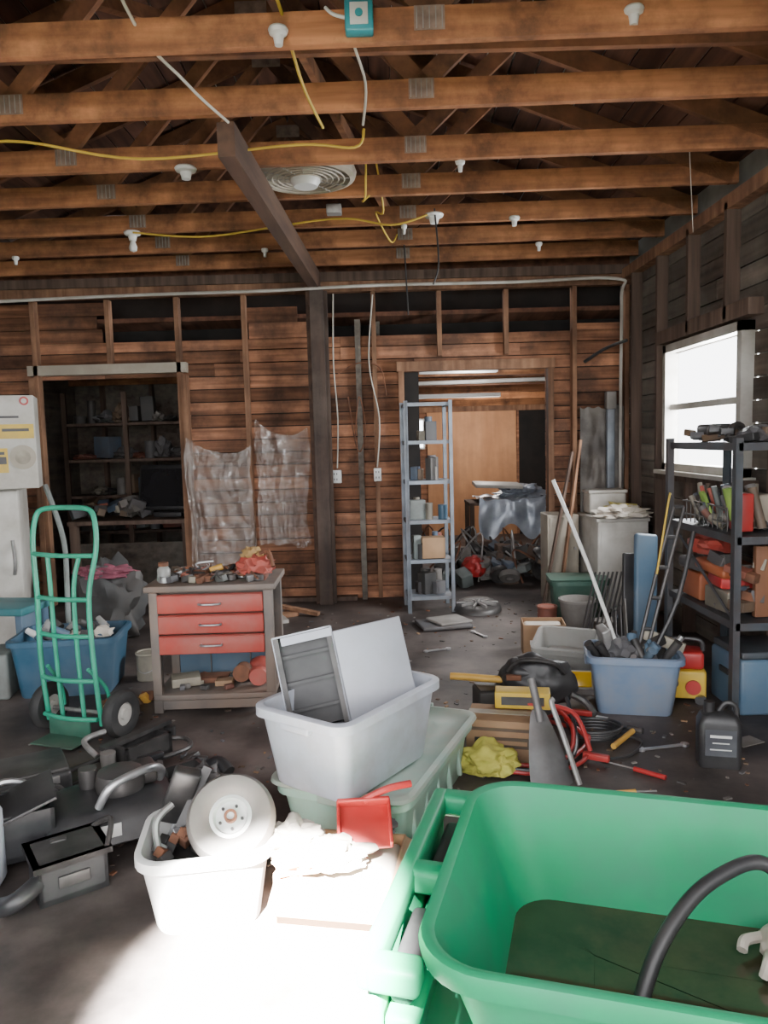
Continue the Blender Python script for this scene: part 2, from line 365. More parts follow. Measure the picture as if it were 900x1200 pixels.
b=B('yellow_electrical_cable')
b.tube([(-3.4,4.3,3.02),(-2.4,4.28,3.0),(-2.0,4.02,3.05),(-1.75,3.95,3.04),(-1.2,4.05,2.98),(-.4,4.05,3.03),(-.1,4.05,3.01),(-.05,4.05,3.1)],.007,wirey)
b.done()
b=B('yellow_electrical_cable')
b.tube([(-.0,4.9,3.3),(.05,5.1,3.0),(.0,5.3,3.04),(.1,5.5,2.9),(.15,5.7,3.0)],.006,wirey)
b.tube([(-.05,4.6,3.2),(-.06,4.7,2.98),(-.08,4.9,3.0),(-.0,5.0,3.1)],.006,wirey)
b.done()
b=B('yellow_electrical_cable'); b.tube([(-1.75,5.57,3.03),(-1.2,5.57,2.99),(-.3,5.4,3.04),(.1,5.3,2.96),(.35,5.3,3.02)],.007,wirey); b.done()
b=B('yellow_electrical_cable'); b.tube([(-.45,2.8,3.9),(-.42,3.0,3.4),(-.35,3.11,3.18),(-.3,3.4,3.03),(-.24,3.72,2.98)],.007,wirey); b.done()
b=B('white_electrical_cable'); b.tube([(-.1,3.03,3.7),(-.05,3.10,3.3),(-.08,3.10,3.1),(-.03,3.4,3.03),(-.05,3.7,2.98)],.006,wirew); b.done()
b=B('white_electrical_cable'); b.tube([(-1.05,2.6,3.75),(-.95,3.08,3.2),(-.8,3.4,3.05),(-.68,3.68,3.0)],.007,wirew); b.done()
b=B('white_electrical_cable'); b.tube([(-.05,6.9,2.8),(-.1,6.93,2.2),(-.02,6.94,1.7),(-.05,6.95,1.25)],.006,wirew); b.done()
b=B('white_electrical_cable'); b.tube([(-.40,6.82,2.8),(-.42,6.88,2.2),(-.40,6.93,1.7),(-.42,6.95,1.25)],.006,wirew); b.done()
b=B('old_brown_cable')
b.tube([(-.4,6.93,2.1),(-.2,6.94,2.2),(.0,6.93,2.15),(.05,6.92,1.9)],.005,rust)
b.tube([(-.3,6.94,1.9),(-.25,6.95,1.5),(-.2,6.95,1.4),(-.15,6.95,1.6),(-.2,6.94,1.9),(-.25,6.94,1.5)],.006,rust)
b.done()
b=B('pull_string'); b.tube([(1.75,4.34,3.06),(1.76,4.3,2.6)],.002,wirew); b.done()
b=B('hanging_rope'); b.tube([(.40,5.3,3.06),(.42,5.28,2.7),(.38,5.28,2.55)],.006,black); b.done()
b=B('hanging_rope'); b.tube([(.22,6.22,3.06),(.24,6.2,2.5)],.006,black); b.done()

def socket(x,y,z,bulb=False,s=1):
    b=B('lamp_socket')
    b.lathe([(0,.0),(.05*s,0),(.056*s,-.008),(.05*s,-.022),(.03*s,-.03),(.024*s,-.055),(.022*s,-.065),(0,-.065)],wplas)
    if bulb: b.lathe([(.012,-.06),(.02,-.08),(.03,-.11),(.025,-.135),(0,-.145)],wplas)
    b.done((x,y,z))
socket(-1.77,5.62,3.05,True,1.1); socket(.40,5.35,3.04,False,1.2); socket(-.36,3.08,3.10,s=.7); socket(1.02,3.08,3.14,s=.7)
socket(-1.06,4.38,3.05,s=1.1); socket(.98,5.5,3.05,s=.7); socket(.48,4.38,3.05,s=.5); socket(-.9,6.2,3.05,s=.5); socket(-2.9,6.2,3.04,s=.5); socket(1.3,6.2,3.04,s=.5); socket(.2,5.6,3.04,s=.4)
b=B('junction_box'); b.box((0,0,0),(.11,.06,.12),tealbx,bev=.008); b.box((0,-.032,.0),(.07,.006,.08),wplas,bev=.002); b.cyl((0,-.036,0),(0,-.04,0),.015,tealbx); b.tube([(-.05,0,.0),(-.1,-.01,.01),(-.13,0,.04)],.007,wplas); b.done((-.045,3.08,3.13))
b=B('junction_box'); b.box((0,0,0),(.1,.08,.06),galv,bev=.006); b.done((-.28,5.2,3.04))
b=B('ceiling_fan_vent')
b.lathe([(0,.06),(.3,.06),(.31,.03),(.30,0),(.27,-.01),(.27,.03),(0,.03)],beige)
for k in range(6): b.lathe([(.06+.035*k,-.012),(.066+.035*k,-.006),(.06+.035*k,0),(.054+.035*k,-.006)],beige,closed=True,seg=36)
for k in range(12):
    a=k*math.pi/6; b.tube([(0,0,-.006),(.27*math.cos(a),.27*math.sin(a),-.004)],.003,galv,n=1)
b.lathe([(0,-.05),(.07,-.05),(.09,-.02),(.09,0),(0,0)],wplas)
b.done((-.42,4.70,3.08))

for x in (-.44,-.05):
    b=B('electrical_outlet'); b.box((0,0,0),(.11 if x<-.2 else .07,.04,.12),wplas,bev=.006)
    for dz in(-.025,.025): b.box((-.012,-.022,dz),(.008,.004,.018),black); b.box((.012,-.022,dz),(.008,.004,.018),black)
    b.done((x,6.99 if x<-.2 else 6.935,1.17 if x<-.2 else 1.18))
def sheetf(x0,x1,z0,z1,seed):
    def f(u,v):
        w=.11*noise.noise(V((u*3.2,v*3.2,seed)))+.05*noise.noise(V((u*9,v*6,seed+4)))+.02*noise.noise(V((u*20,v*18,seed+4)))
        x=x0+(x1-x0)*u+.05*noise.noise(V((v*2,u*2,seed+9))); z=z0+(z1-z0)*v+.08*noise.noise(V((u*3,v,seed)))*(1-v*.5)
        return V((x,6.94-abs(w),z-.16*math.sin(u*2.6)*v))
    return f
b=B('plastic_sheeting'); b.grid(60,60,sheetf(-1.80,-1.2,.35,1.57,1.0),sheet); b.done()
b=B('plastic_sheeting'); b.grid(60,60,sheetf(-1.16,-.68,.55,1.72,5.0),sheet); b.done()
b=B('tar_paper_sheet'); b.grid(24,30,lambda u,v: V((1.82+.4*u,6.93-.05*abs(noise.noise(V((u*4,v*5,3)))),.25+1.5*v+.08*noise.noise(V((u*5,0,1))))),sheetd); b.done()

# ---------------------------------------------------------------- furniture & clutter
b=B('steel_shelving_unit')
W,D,H=.38,.34,1.82
for x in(-W/2,W/2):
    for y in(-D/2,D/2):
        b.box((x,y,H/2),(.032,.004,H),steelb); b.box((x+(.014 if x<0 else -.014),y,H/2),(.004,.03,H),steelb)
for z in (.14,.46,.8,1.14,1.48,1.8):
    b.box((0,0,z),(W,D,.006),steelb); b.box((0,-D/2,z-.012),(W,.004,.03),steelb); b.box((-W/2,0,z-.012),(.004,D,.03),steelb); b.box((W/2,0,z-.012),(.004,D,.03),steelb)
b.done((.38,6.55,0),4)
b=B('shelf_clutter')
for z,k in ((.143,6),(.463,7),(.803,7),(1.143,7),(1.483,3)):
    for i in range(k):
        h=R.uniform(.05,.22); x=R.uniform(-.12,.12); y=R.uniform(-.1,.1)
        if R.random()<.5: b.box((x,y,z+h/2),(R.uniform(.05,.14),R.uniform(.05,.12),h),R.choice(clutter),rot=(0,0,R.uniform(0,3)),bev=.004)
        else: b.cyl((x,y,z),(x,y,z+h),R.uniform(.025,.05),R.choice(clutter))
b.box((.03,-.08,.56),(.2,.15,.18),card,bev=.004); b.cyl((.12,-.1,.805),(.12,-.1,.93),.04,blue)
b.done((.38,6.55,0),4)

b=B('tool_bench')
W,D,H=.69,.46,.73
for x in(-W/2+.03,W/2-.03):
    for y in(-D/2+.03,D/2-.03): b.box((x,y,H/2),(.05,.05,H-.02),bench,bev=.004)
b.box((0,0,H-.015),(W+.03,D+.03,.035),bench,bev=.005)
b.box((0,-.01,.10),(W-.02,D-.02,.03),bench,bev=.003)
b.box((0,-D/2+.02,.055),(W-.08,.015,.05),bench)
b.box((0,.02,.515),(W-.1,D-.08,.37),bench)
for i,z in enumerate((.63,.515,.40)):
    b.box((0,-D/2+.005,z),(W-.11,.03,.105),red,bev=.006)
    b.box((0,-D/2-.014,z+.045),(W-.12,.02,.008),red)
    b.tube([(-.055,-D/2-.01,z),(-.05,-D/2-.035,z),(.05,-D/2-.035,z),(.055,-D/2-.01,z)],.006,alum,n=3)
b.box((0,D/2-.04,.23),(W-.1,.01,.24),denim)
b.box((-.1,D/2-.05,.23),(.005,.02,.24),bench); b.box((.14,D/2-.05,.23),(.005,.02,.24),bench)
b.done((-.975,4.30,0),1)
b=B('bench_top_tools')
b.lathe([(0,0),(.035,0),(.037,.02),(.037,.07),(.025,.085),(.027,.1),(0,.1)],clearp,MT(-.28,-.1,0)); b.cyl((-.28,-.1,.09),(-.28,-.1,.11),.028,rust)
for i in range(90):
    x=R.uniform(-.30,.30);y=R.uniform(-.17,.17)
    k=R.random()
    if k<.4: b.box((x,y,.02),(R.uniform(.03,.09),R.uniform(.02,.05),.035),R.choice(clutter+[rust,alum,blackg]),rot=(R.uniform(-.3,.3),R.uniform(-.3,.3),R.uniform(0,3)),bev=.003)
    elif k<.75:
        a=R.uniform(0,3.1); l=R.uniform(.04,.09); b.cyl((x-l*math.cos(a)*.6,y-l*math.sin(a)*.6,.02),(x+l*math.cos(a)*.6,y+l*math.sin(a)*.6,.03+R.uniform(0,.03)),R.uniform(.005,.012),R.choice([rust,alum,blackg,black]))
    else: b.lathe([(.012,0),(.03,0),(.03,.03),(.012,.03)],R.choice([rust,alum,blackg]),MT(x,y,.005),closed=True,seg=18)
b.blob((.22,0,.055),(.1,.11,.06),red,3,.35,3,3)
b.blob((.20,.05,.10),(.06,.06,.06),mat('tan_glove',(.42,.26,.10),None,.9),8,.4,3,3)
b.tube([(.2,.05,.05),(.24,.03,.12),(.3,0,.14),(.33,-.05,.06)],.012,rust)
b.cyl((-.05,.05,.03),(.02,.06,.05),.02,orange)
b.tube([(-.1,.1,.02),(-.15,.12,.06),(-.05,.15,.07)],.006,alum)
b.done((-.975,4.30,.734),1)
b=B('bench_shelf_items')
b.box((-.2,-.05,.03),(.16,.13,.05),clutter[4],bev=.004,rot=(0,0,.3)); b.box((-.05,0,.02),(.18,.12,.03),rust,bev=.004)
b.lathe([(0,0),(.06,.01),(.075,.05),(.06,.1),(.03,.12),(0,.125)],red,MT(.22,.05,0)); b.cyl((.13,.0,.06),(.13,-.1,.07),.05,rust)
b.lathe([(0,-.03),(.05,-.03),(.06,0),(.05,.03),(0,.03)],red,MT(.23,-.1,.055,90,0,0)); b.box((.03,-.08,.02),(.1,.08,.03),card,bev=.003)
for i in range(20): b.box((R.uniform(-.26,.1),R.uniform(-.16,.1),.015),(.05,.03,.025),R.choice(clutter),rot=(0,0,R.uniform(0,3)),bev=.003)
b.done((-.975,4.30,.117),1)

b=B('hand_truck')
r=.0135
b.tube([(-.17,.05,.08),(-.17,.02,.4),(-.165,.02,.75),(-.2,.05,1.0),(-.205,.08,1.13),(-.17,.1,1.185),(0,.105,1.195),(.13,.1,1.185),(.18,.08,1.12),(.2,.05,.98),(.165,.02,.75),(.17,.02,.4),(.17,.05,.08)],r,htgreen,10,5)
b.tube([(-.07,.04,.1),(-.07,.02,.5),(-.075,.02,.8),(-.1,.04,.95)],r*.85,htgreen); b.tube([(.07,.04,.1),(.07,.02,.5),(.075,.02,.8),(.1,.04,.95)],r*.85,htgreen)
for z,hw in ((.12,.17),(.32,.168),(.55,.166),(.74,.165),(.96,.19)):
    b.tube([(-hw,.02+(z>.9)*.02,z),(0,-.01+(z>.9)*.02,z),(hw,.02+(z>.9)*.02,z)],r*.9,htgreen,n=5)
b.box((0,-.06,.02),(.26,.14,.008),htdark,bev=.002); b.box((0,.01,.065),(.26,.012,.09),htdark,bev=.002)
b.tube([(-.13,.02,.38),(-.15,.12,.25),(-.15,.14,.13)],.01,htgreen); b.tube([(.13,.02,.38),(.15,.12,.25),(.15,.14,.13)],.01,htgreen)
b.cyl((-.26,.12,.115),(.26,.12,.115),.011,galv)
for s_ in(-1,1):
    M=MT(s_*.235,.12,.125,0,90,0)
    b.lathe([(.06,-.03),(.085,-.036),(.112,-.03),(.124,-.012),(.124,.012),(.112,.03),(.085,.036),(.06,.03)],brubber,M,closed=True)
    b.lathe([(0,-.028),(.025,-.03),(.03,-.02),(.062,-.02),(.064,-.03),(.066,0),(.064,.03),(.062,.02),(.03,.02),(.025,.03),(0,.028)],white,M)
b.done((-1.65,3.74,0.002),-20)

b=B('blue_storage_bin'); b.tote(.62,.44,.36,blue); b.done((-1.98,4.62,0),6)
b=B('bin_of_bottles')
for i in range(26):
    x=R.uniform(-.22,.22);y=R.uniform(-.13,.13);z=R.uniform(.0,.1)
    if i%3==0: b.blob((x,y,z+.03),(.06,.05,.04),R.choice([wplas,clutter[1],cloth]),i,.4,3,2)
    else:
        a=R.uniform(0,6.3); b.cyl((x,y,z),(x+.08*math.cos(a),y+.08*math.sin(a),z+.05),.026,R.choice([wplas,clutter[6],clearp,denim]),.018)
b.box((0,0,-.12),(.44,.28,.22),clutter[1],bev=.01)
b.done((-1.98,4.62,.27),6)
b=B('dark_duffel_bag'); b.blob((0,0,.22),(.28,.18,.36),clutter[6],5,.3); b.blob((0,-.03,.52),(.22,.14,.06),pink,3,.3,2.5,4); b.done((-2.2,5.85,0))
b=B('turquoise_bench'); b.box((0,0,.46),(.9,.36,.05),teal,bev=.01)
for x in(-.4,.4): b.box((x,0,.22),(.05,.30,.44),denim,bev=.006)
b.done((-2.75,4.96,0),-8)
b=B('grey_floor_crate'); b.box((0,0,.14),(.5,.3,.28),clutter[7],bev=.02); b.box((0,-.15,.2),(.2,.02,.03),black); b.done((-2.55,4.5,0),10)
b=B('leaning_steel_rod'); b.tube([(-2.15,4.95,.0),(-2.15,5.0,.6),(-2.2,5.1,.9),(-2.34,5.2,1.25)],.018,clutter[7]); b.done()
b=B('white_refrigerator')
b.box((0,0,.62),(.6,.6,1.2),white,bev=.02); b.box((0,-.31,.62),(.59,.03,1.18),white,bev=.012); b.tube([(.24,-.33,.6),(.25,-.36,.7),(.24,-.33,.85)],.012,galv); b.box((0,0,.01),(.5,.5,.03),black); b.done((-3.02,5.60,0),20)
b=B('appliance_carton')
b.box((0,0,.325),(.62,.34,.65),white,bev=.006)
F=-.172
b.box((.19,F,.40),(.22,.004,.10),yellow); b.box((.185,F-.002,.41),(.17,.004,.02),black); b.box((.06,F,.20),(.13,.004,.17),yellow); b.box((.06,F-.002,.20),(.11,.004,.05),black); b.box((.06,F-.002,.25),(.09,.004,.02),black)
b.lathe([(0,0),(.03,0),(.03,.003),(0,.003)],redg,MT(.25,F,.61,90,0,0)); b.lathe([(0,0),(.018,0),(.018,.006),(0,.006)],white,MT(.25,F,.61,90,0,0))
b.lathe([(.0,0),(.085,0),(.085,.004),(0,.004)],beige,MT(.22,F,.22,90,0,0)); b.lathe([(.0,0),(.05,0),(.05,.006),(0,.006)],clutter[4],MT(.22,F,.22,90,0,0))
b.box((.15,F,.50),(.12,.003,.015),clutter[1])
b.done((-2.78,5.36,1.226),20)

b=B('storage_rack')
for z in(.02,.55,.95,1.35,1.75):
    b.box((0,0,z),(2.0,.4,.03),studd)
    x=-.95
    while x<.85:
        w=R.uniform(.07,.26);h=R.uniform(.08,.33)
        k=R.random()
        if k<.4: b.box((x+w/2,R.uniform(-.1,.02),z+.03+h/2),(w*.9,.2,h),R.choice(clutter),rot=(0,R.uniform(-.12,.12),R.uniform(-.4,.4)),bev=.006)
        elif k<.6: b.cyl((x+w/2,-.08,z+.015),(x+w/2,-.08,z+.015+h),w*.42,R.choice(clutter))
        elif k<.85: b.blob((x+w/2,-.06,z+.02+h*.25),(w*.55,.14,h*.4),R.choice(clutter),x*9,.4,2.5,3)
        x+=w
for x in(-1,-.33,.33,1): b.box((x,-.19,1.05),(.05,.04,2.1),studd)
b.done((-2.5,8.55,0))
b=B('old_television'); b.box((0,0,.3),(.62,.06,.46),black,bev=.02,rot=(-.25,0,0)); b.box((0,-.04,.3),(.55,.012,.38),mat('screen',(.015,.015,.018),None,.15),rot=(-.25,0,0)); b.box((0,.05,.03),(.3,.2,.05),black,bev=.01); b.done((-2.15,7.5,.785),-12)
b=B('wooden_workbench'); b.box((0,0,.76),(1.2,.6,.04),studd)
for x in(-.55,.55):
    for y in(-.25,.25): b.box((x,y,.37),(.07,.07,.74),studd)
b.box((0,-.2,.3),(1.1,.02,.5),boardd)
b.done((-2.5,7.6,0))
b=B('workbench_clutter')
for i in range(24): b.box((R.uniform(-.5,.2),R.uniform(-.2,.2),.06+R.uniform(0,.08)),(R.uniform(.05,.2),R.uniform(.05,.15),R.uniform(.06,.12)),R.choice(clutter),rot=(R.uniform(-.4,.4),R.uniform(-.4,.4),R.uniform(0,3)),bev=.005)
b.done((-2.6,7.55,.79))
b=B('lumber_scrap')
b.box((0,0,.02),(.5,.09,.035),stud,rot=(0,0,.5)); b.box((.25,.1,.05),(.35,.06,.03),stud,rot=(0,.15,-.3)); b.box((.1,-.1,.02),(.1,.2,.03),white,rot=(0,0,.4)); b.done((-1.0,6.3,0))

Lx,Ly=-.03,2.97
b=B('green_storage_tote'); b.tote(.86,.50,.25,tealt,taper=.88,r=.06)
for s_ in(-1,1):
    for k in range(5): b.box((-.28+.14*k,s_*.232,.12),(.02,.02,.16),tealt,rot=(s_*.1,0,0),bev=.005)
b.loft([rr(.248,.455,.275,.07),rr(.256,.465,.285,.075),rr(.268,.46,.28,.07),rr(.272,.44,.26,.06),rr(.262,.425,.245,.055),rr(.262,.30,.15,.05),rr(.274,.285,.135,.04)],teall)
for x in(-.466,.466): b.box((x,0,.25),(.02,.12,.06),teall,bev=.006)
b.done((Lx,Ly,0),67.5)
b=B('grey_storage_tote'); b.tote(.60,.40,.30,greyt,taper=.84,r=.05)
for x in(-.305,.305): b.box((x,0,.255),(.03,.13,.03),greyt,bev=.008)
b.loft([rr(.03,.2,.135,.03),rr(.13,.21,.145,.03)],black)
b.done((-.14,2.72,.276),54)
b=B('open_metal_cabinet')
w,h,d=.22,.36,.22
b.box((-w/2,0,h/2),(.006,d,h),panel); b.box((w/2,0,h/2),(.006,d,h),panel); b.box((0,0,h),(w,d,.006),panel); b.box((0,0,0),(w,d,.006),panel); b.box((0,d/2,h/2),(w,.006,h),blackg)
b.box((0,.02,h/2),(w-.02,d-.06,h-.02),black)
for z in(.08,.18,.28): b.box((0,-d/2+.03,z),(w-.01,.01,.012),black)
for x in(-.1,.1): b.box((x,-d/2+.004,h/2),(.02,.008,h),blackg)
b.box((.015,-d/2,h-.02),(w-.03,.01,.03),panel)
b.box((w/2+.135,-d/2+.02,h/2-.01),(.27,.02,h-.02),panel,rot=(0,0,.25),bev=.005)
b.done((-.26,2.78,.42),0,rot=(math.radians(-14),math.radians(-10),math.radians(6)))

# green cart (foreground)
b=B('green_yard_cart')
H0,H1,HF=.16,.60,.34
def cl(z,k=0): 
    t=(z-H0)/(H1-H0); return rr(z,(.40+.11*t)+k,(.26+.09*t)+k,.09+.02*t+k*.5,8,cx=.04*(1-t))
outer=[cl(H0,-.02),cl(H0+.02),cl(.3),cl(.45),cl(H1-.045),rr(H1-.04,.532,.372,.13,8),rr(H1-.015,.537,.377,.135,8),rr(H1,.532,.372,.13,8),rr(H1+.003,.522,.362,.12,8),rr(H1-.002,.508,.348,.11,8)]
b.loft(outer,green,True,False)
b.loft([rr(H1-.002,.508,.348,.11,8),cl(.5,-.012),cl(.4,-.012),cl(HF-.01,-.014)],green,False,False)
b.loft([cl(HF,-.008),cl(HF,-.2)],water,False,True)
for y in(-.3,.3): b.box((0,y*1.13,.40),(.7,.03,.035),green,bev=.01)
x0=-.525
b.box((x0-.09,.0,.545),(.04,.70,.06),green,bev=.014)
for y in(-.325,-.02,.325): b.box((x0-.04,y,.545),(.10,.06,.055),green,bev=.014)
b.box((x0-.04,0,.42),(.06,.62,.05),green,bev=.015)
b.box((x0-.04,.16,.49),(.045,.22,.07),black,bev=.012); b.box((x0-.04,-.19,.49),(.045,.2,.07),black,bev=.012)
b.box((x0-.09,0,.32),(.03,.6,.40),green,bev=.012); b.box((x0-.04,0,.13),(.2,.4,.05),green,bev=.015)
b.cyl((.2,-.36,.13),(.2,.36,.13),.012,galv)
for y in(-.37,.37):
    M=MT(.2,y,.13,90,0,0)
    b.lathe([(.07,-.03),(.12,-.035),(.13,-.015),(.13,.015),(.12,.035),(.07,.03)],brubber,M,closed=True); b.lathe([(0,-.02),(.07,-.02),(.072,.02),(0,.02)],wplas,M)
for y in(-.15,.15): b.box((-.33,y,.08),(.05,.04,.16),green,bev=.008)
b.done((.63,1.42,0),-16)
b=B('black_bent_pipe')
b.tube([(.46,1.36,.345),(.53,1.43,.45),(.63,1.50,.52),(.73,1.54,.555),(.80,1.555,.56),(.835,1.54,.53),(.82,1.50,.46),(.79,1.46,.345)],.016,black,10,6); b.done((0,0,0))
b=B('white_work_glove')
b.blob((0,0,.0),(.055,.07,.035),cloth,2,.2,2.5,3)
for k in range(4): b.tube([(-.035+.022*k,.05,0),(-.04+.024*k,.1,.01),(-.04+.026*k,.125-.01*abs(k-1.5),-.015)],.012,cloth)
b.tube([(.045,-.01,0),(.08,.03,.005),(.085,.055,-.005)],.012,cloth)
b.done((.86,1.55,.37),150)

b=B('white_bucket'); b.tote(.40,.36,.26,wplas,taper=.8,r=.08,lip=.012); b.loft([rr(.03,.12,.11,.05),rr(.15,.15,.13,.05)],blackg); b.done((-.60,2.33,0),8)
b=B('pneumatic_wheel')
b.lathe([(.065,-.035),(.09,-.05),(.125,-.045),(.138,-.02),(.14,0),(.138,.02),(.125,.045),(.09,.05),(.065,.035)],rubber,closed=True,seg=40)
b.lathe([(0,.035),(.018,.04),(.02,.025),(.03,.02),(.048,.02),(.055,.038),(.068,.035),(.068,-.035),(.06,-.03),(.03,-.02),(0,-.035)],wplas,seg=36)
b.lathe([(.012,.045),(.02,.045),(.02,.02),(.012,.02)],rust,closed=True)
for k in range(5):
    a=k*1.257; b.cyl((.036*math.cos(a),.036*math.sin(a),.018),(.036*math.cos(a),.036*math.sin(a),.028),.005,blackg,seg=8)
b.done((-.51,2.28,.315),0,rot=(math.radians(48),math.radians(8),0))
b=B('metal_brackets_bundle')
b.beam((-.1,0,.0),(.02,.1,.24),.04,.03,blackg); b.beam((-.12,.05,0),(-.02,.1,.2),.03,.02,alum); b.tube([(-.1,-.08,0),(-.12,-.05,.12),(-.08,0,.16)],.012,galv)
b.box((-.07,.06,.16),(.09,.05,.2),blackg,rot=(.2,.35,.2),bev=.01); b.blob((.0,.12,.15),(.07,.05,.09),blackg,3,.3,3,3)
for i in range(16): b.box((R.uniform(-.12,.0),R.uniform(-.1,.1),R.uniform(0,.06)),(.05,.03,.03),R.choice([blackg,alum,rust]),rot=(R.random(),R.random(),R.random()*3),bev=.003)
b.done((-.64,2.36,.17))

b=B('red_dustpan')
b.box((0,0,.0),(.17,.15,.012),redg,bev=.004); b.box((0,.07,.02),(.17,.012,.045),redg,bev=.004)
for x in(-.082,.082): b.box((x,0,.015),(.01,.15,.035),redg,bev=.003)
b.tube([(0,.07,.03),(.08,.10,.04),(.16,.12,.03)],.012,redg); b.done((-.09,2.30,.27),6,rot=(math.radians(35),0,math.radians(4)))
b=B('open_carton')
for x,y,sx,sy in((-.18,0,.006,.28),(.18,0,.006,.28),(0,-.14,.36,.006),(0,.14,.36,.006)): b.box((x,y,.1),(sx,sy,.2),card)
b.box((0,0,.006),(.36,.28,.01),card); b.box((0,-.19,.17),(.35,.12,.005),card,rot=(.5,0,0)); b.box((.23,0,.17),(.12,.27,.005),card,rot=(0,.5,0)); b.box((0,0,.1),(.34,.26,.16),cloth,bev=.02); b.done((-.16,2.26,0),-10)
b=B('crumpled_rags')
b.blob((-.14,.02,0),(.1,.09,.06),cloth,4,.35,2.4,4); b.blob((-.02,-.07,-.0),(.12,.07,.045),cloth,8,.35,2.4,4); b.blob((-.1,-.1,-.0),(.08,.06,.04),mat('orange_cloth',(.6,.3,.15),None,.9),9,.35,2.4,4); b.blob((.13,.1,.0),(.06,.05,.03),clutter[1],12,.4,3,3)
b.done((-.18,2.28,.23))

def frame(bd,c,L,W,H,m,rz=0,t=.018,M=None):
    M0=Matrix.Translation(V(c))@Matrix.Rotation(rz,4,'Z')
    for s_ in(-1,1):
        bd.box((0,s_*(W/2-t/2),H/2),(L,t,H),m,M=M0); bd.box((s_*(L/2-t/2),0,H/2),(t,W,H),m,M=M0)
    bd.box((0,0,.01),(L,W,.02),m,M=M0)
b=B('lawn_mower')
b.loft([rr(.05,.25,.20,.08),rr(.06,.26,.21,.09),rr(.13,.24,.19,.08),rr(.16,.19,.15,.07),rr(.165,.12,.1,.05)],black)
frame(b,(-.30,-.02,.05),.20,.24,.17,black,.0,.014); b.box((-.30,-.02,.225),(.23,.27,.012),black,bev=.003,rot=(0,-.3,0))
b.lathe([(.0,0),(.09,0),(.095,.03),(.085,.07),(.05,.085),(0,.085)],blackg,MT(.05,.02,.165)); b.box((.14,.05,.2),(.1,.12,.07),blackg,bev=.015); b.cyl((-.06,.10,.165),(-.06,.10,.24),.035,blackg)
b.tube([(-.05,-.12,.17),(0,-.14,.25),(.14,-.1,.27),(.2,-.02,.22),(.2,.02,.17)],.016,alum,10)
b.box((-.02,-.205,.11),(.07,.004,.05),wplas,rot=(.1,0,0))
for x,y in((.2,-.24),(-.2,-.24),(.2,.24),(-.2,.24)):
    M=MT(x,y,.075,90,0,0); b.lathe([(.03,-.02),(.06,-.022),(.075,-.012),(.075,.012),(.06,.022),(.03,.02)],brubber,M,closed=True); b.lathe([(0,-.015),(.03,-.015),(.032,.015),(0,.015)],clutter[0],M)
b.done((-1.10,2.80,0),28)
b=B('mower_grass_catcher')
frame(b,(0,0,0),.22,.18,.14,black,0,.012); frame(b,(0,0,.125),.25,.21,.02,blackg,0,.022); b.tube([(.11,.09,.14),(.15,.0,.19),(.11,-.09,.14)],.01,blackg); b.box((.0,-.095,.07),(.1,.006,.04),blackg,bev=.002)
b.tube([(-.1,-.06,.08),(-.18,-.1,.06),(-.22,-.05,.03)],.03,black,12)
b.done((-1.12,2.46,0),35)
b=B('folded_mower_handle'); b.tube([(-.30,-.25,.03),(-.1,-.1,.05),(.15,.12,.06),(.28,.3,.05),(.2,.42,.05),(0,.3,.05),(-.25,.05,.04),(-.45,-.12,.02)],.012,blackg,n=5); b.box((.15,.12,.08),(.12,.04,.03),black,rot=(0,0,.7),bev=.008); b.done((-1.25,3.2,0))
b=B('trailer_hitch_bracket')
frame(b,(0,0,0),.26,.13,.1,blackg,.5); b.cyl((-.16,-.1,.04),(-.16,-.1,.1),.035,rubber); b.cyl((.15,.1,.04),(.15,.1,.1),.03,blackg); b.beam((-.18,-.05,.1),(.15,.12,.12),.05,.02,blackg)
b.tube([(-.2,0,.05),(-.25,.1,.1),(-.15,.18,.1)],.014,galv); b.done((-1.20,3.50,0),25)
b=B('black_tool_case')
b.box((0,0,.07),(.42,.28,.11),black,bev=.02); b.box((0,0,.13),(.40,.26,.02),blackg,bev=.008); b.tube([(-.07,-.14,.08),(-.06,-.175,.08),(.06,-.175,.08),(.07,-.14,.08)],.01,black,n=3)
for x in(-.14,.14): b.box((x,-.145,.1),(.04,.012,.03),galv,bev=.002)
b.done((-1.62,3.12,0),30)
b=B('vacuum_cleaner_part')
b.blob((0,0,.09),(.18,.12,.12),black,2,.12,1.5,4); b.cyl((-.1,-.12,.09),(-.1,.12,.09),.085,blackg); b.tube([(-.15,0,.17),(0,0,.22),(.12,0,.17)],.013,alum); b.done((-1.50,2.80,0),30)
b=B('engine_air_box')
frame(b,(0,0,0),.20,.15,.11,blackg,.3); b.tube([(.08,.05,.06),(.16,.08,.08),(.2,.02,.05)],.03,black,12); b.cyl((-.12,-.08,.0),(-.12,-.08,.07),.035,blackg)
b.done((-.90,3.12,0),20)
b=B('loose_engine_parts')
for i in range(80):
    x=R.uniform(-.55,.4);y=x*.8+R.uniform(-.4,.35)
    k=R.random(); s=R.uniform(.6,1.1)
    if k<.5: b.box((x,y,.035),(s*R.uniform(.05,.14),s*R.uniform(.03,.09),.06),R.choice([black,blackg,blackg,black]),rot=(R.uniform(-.3,.3),R.uniform(-.3,.3),R.uniform(0,3)),bev=.006)
    elif k<.75:
        a=R.uniform(0,6.3); b.tube([(x,y,.02),(x+.06*math.cos(a),y+.06*math.sin(a),.05),(x+.12*math.cos(a+.5),y+.12*math.sin(a+.5),.02)],R.uniform(.006,.012),R.choice([black,blackg,alum]))
    else: b.lathe([(.02,0),(.045,0),(.05,.02),(.045,.04),(.02,.04)],blackg,MT(x,y,.01),closed=True)
b.done((-1.25,2.88,0))
b=B('grey_blue_jug'); b.lathe([(0,0),(.13,0),(.15,.03),(.15,.25),(.1,.33),(.04,.36),(.04,.4),(0,.4)],greyt); b.done((-1.49,2.44,0))
b=B('rusty_metal_scraps')
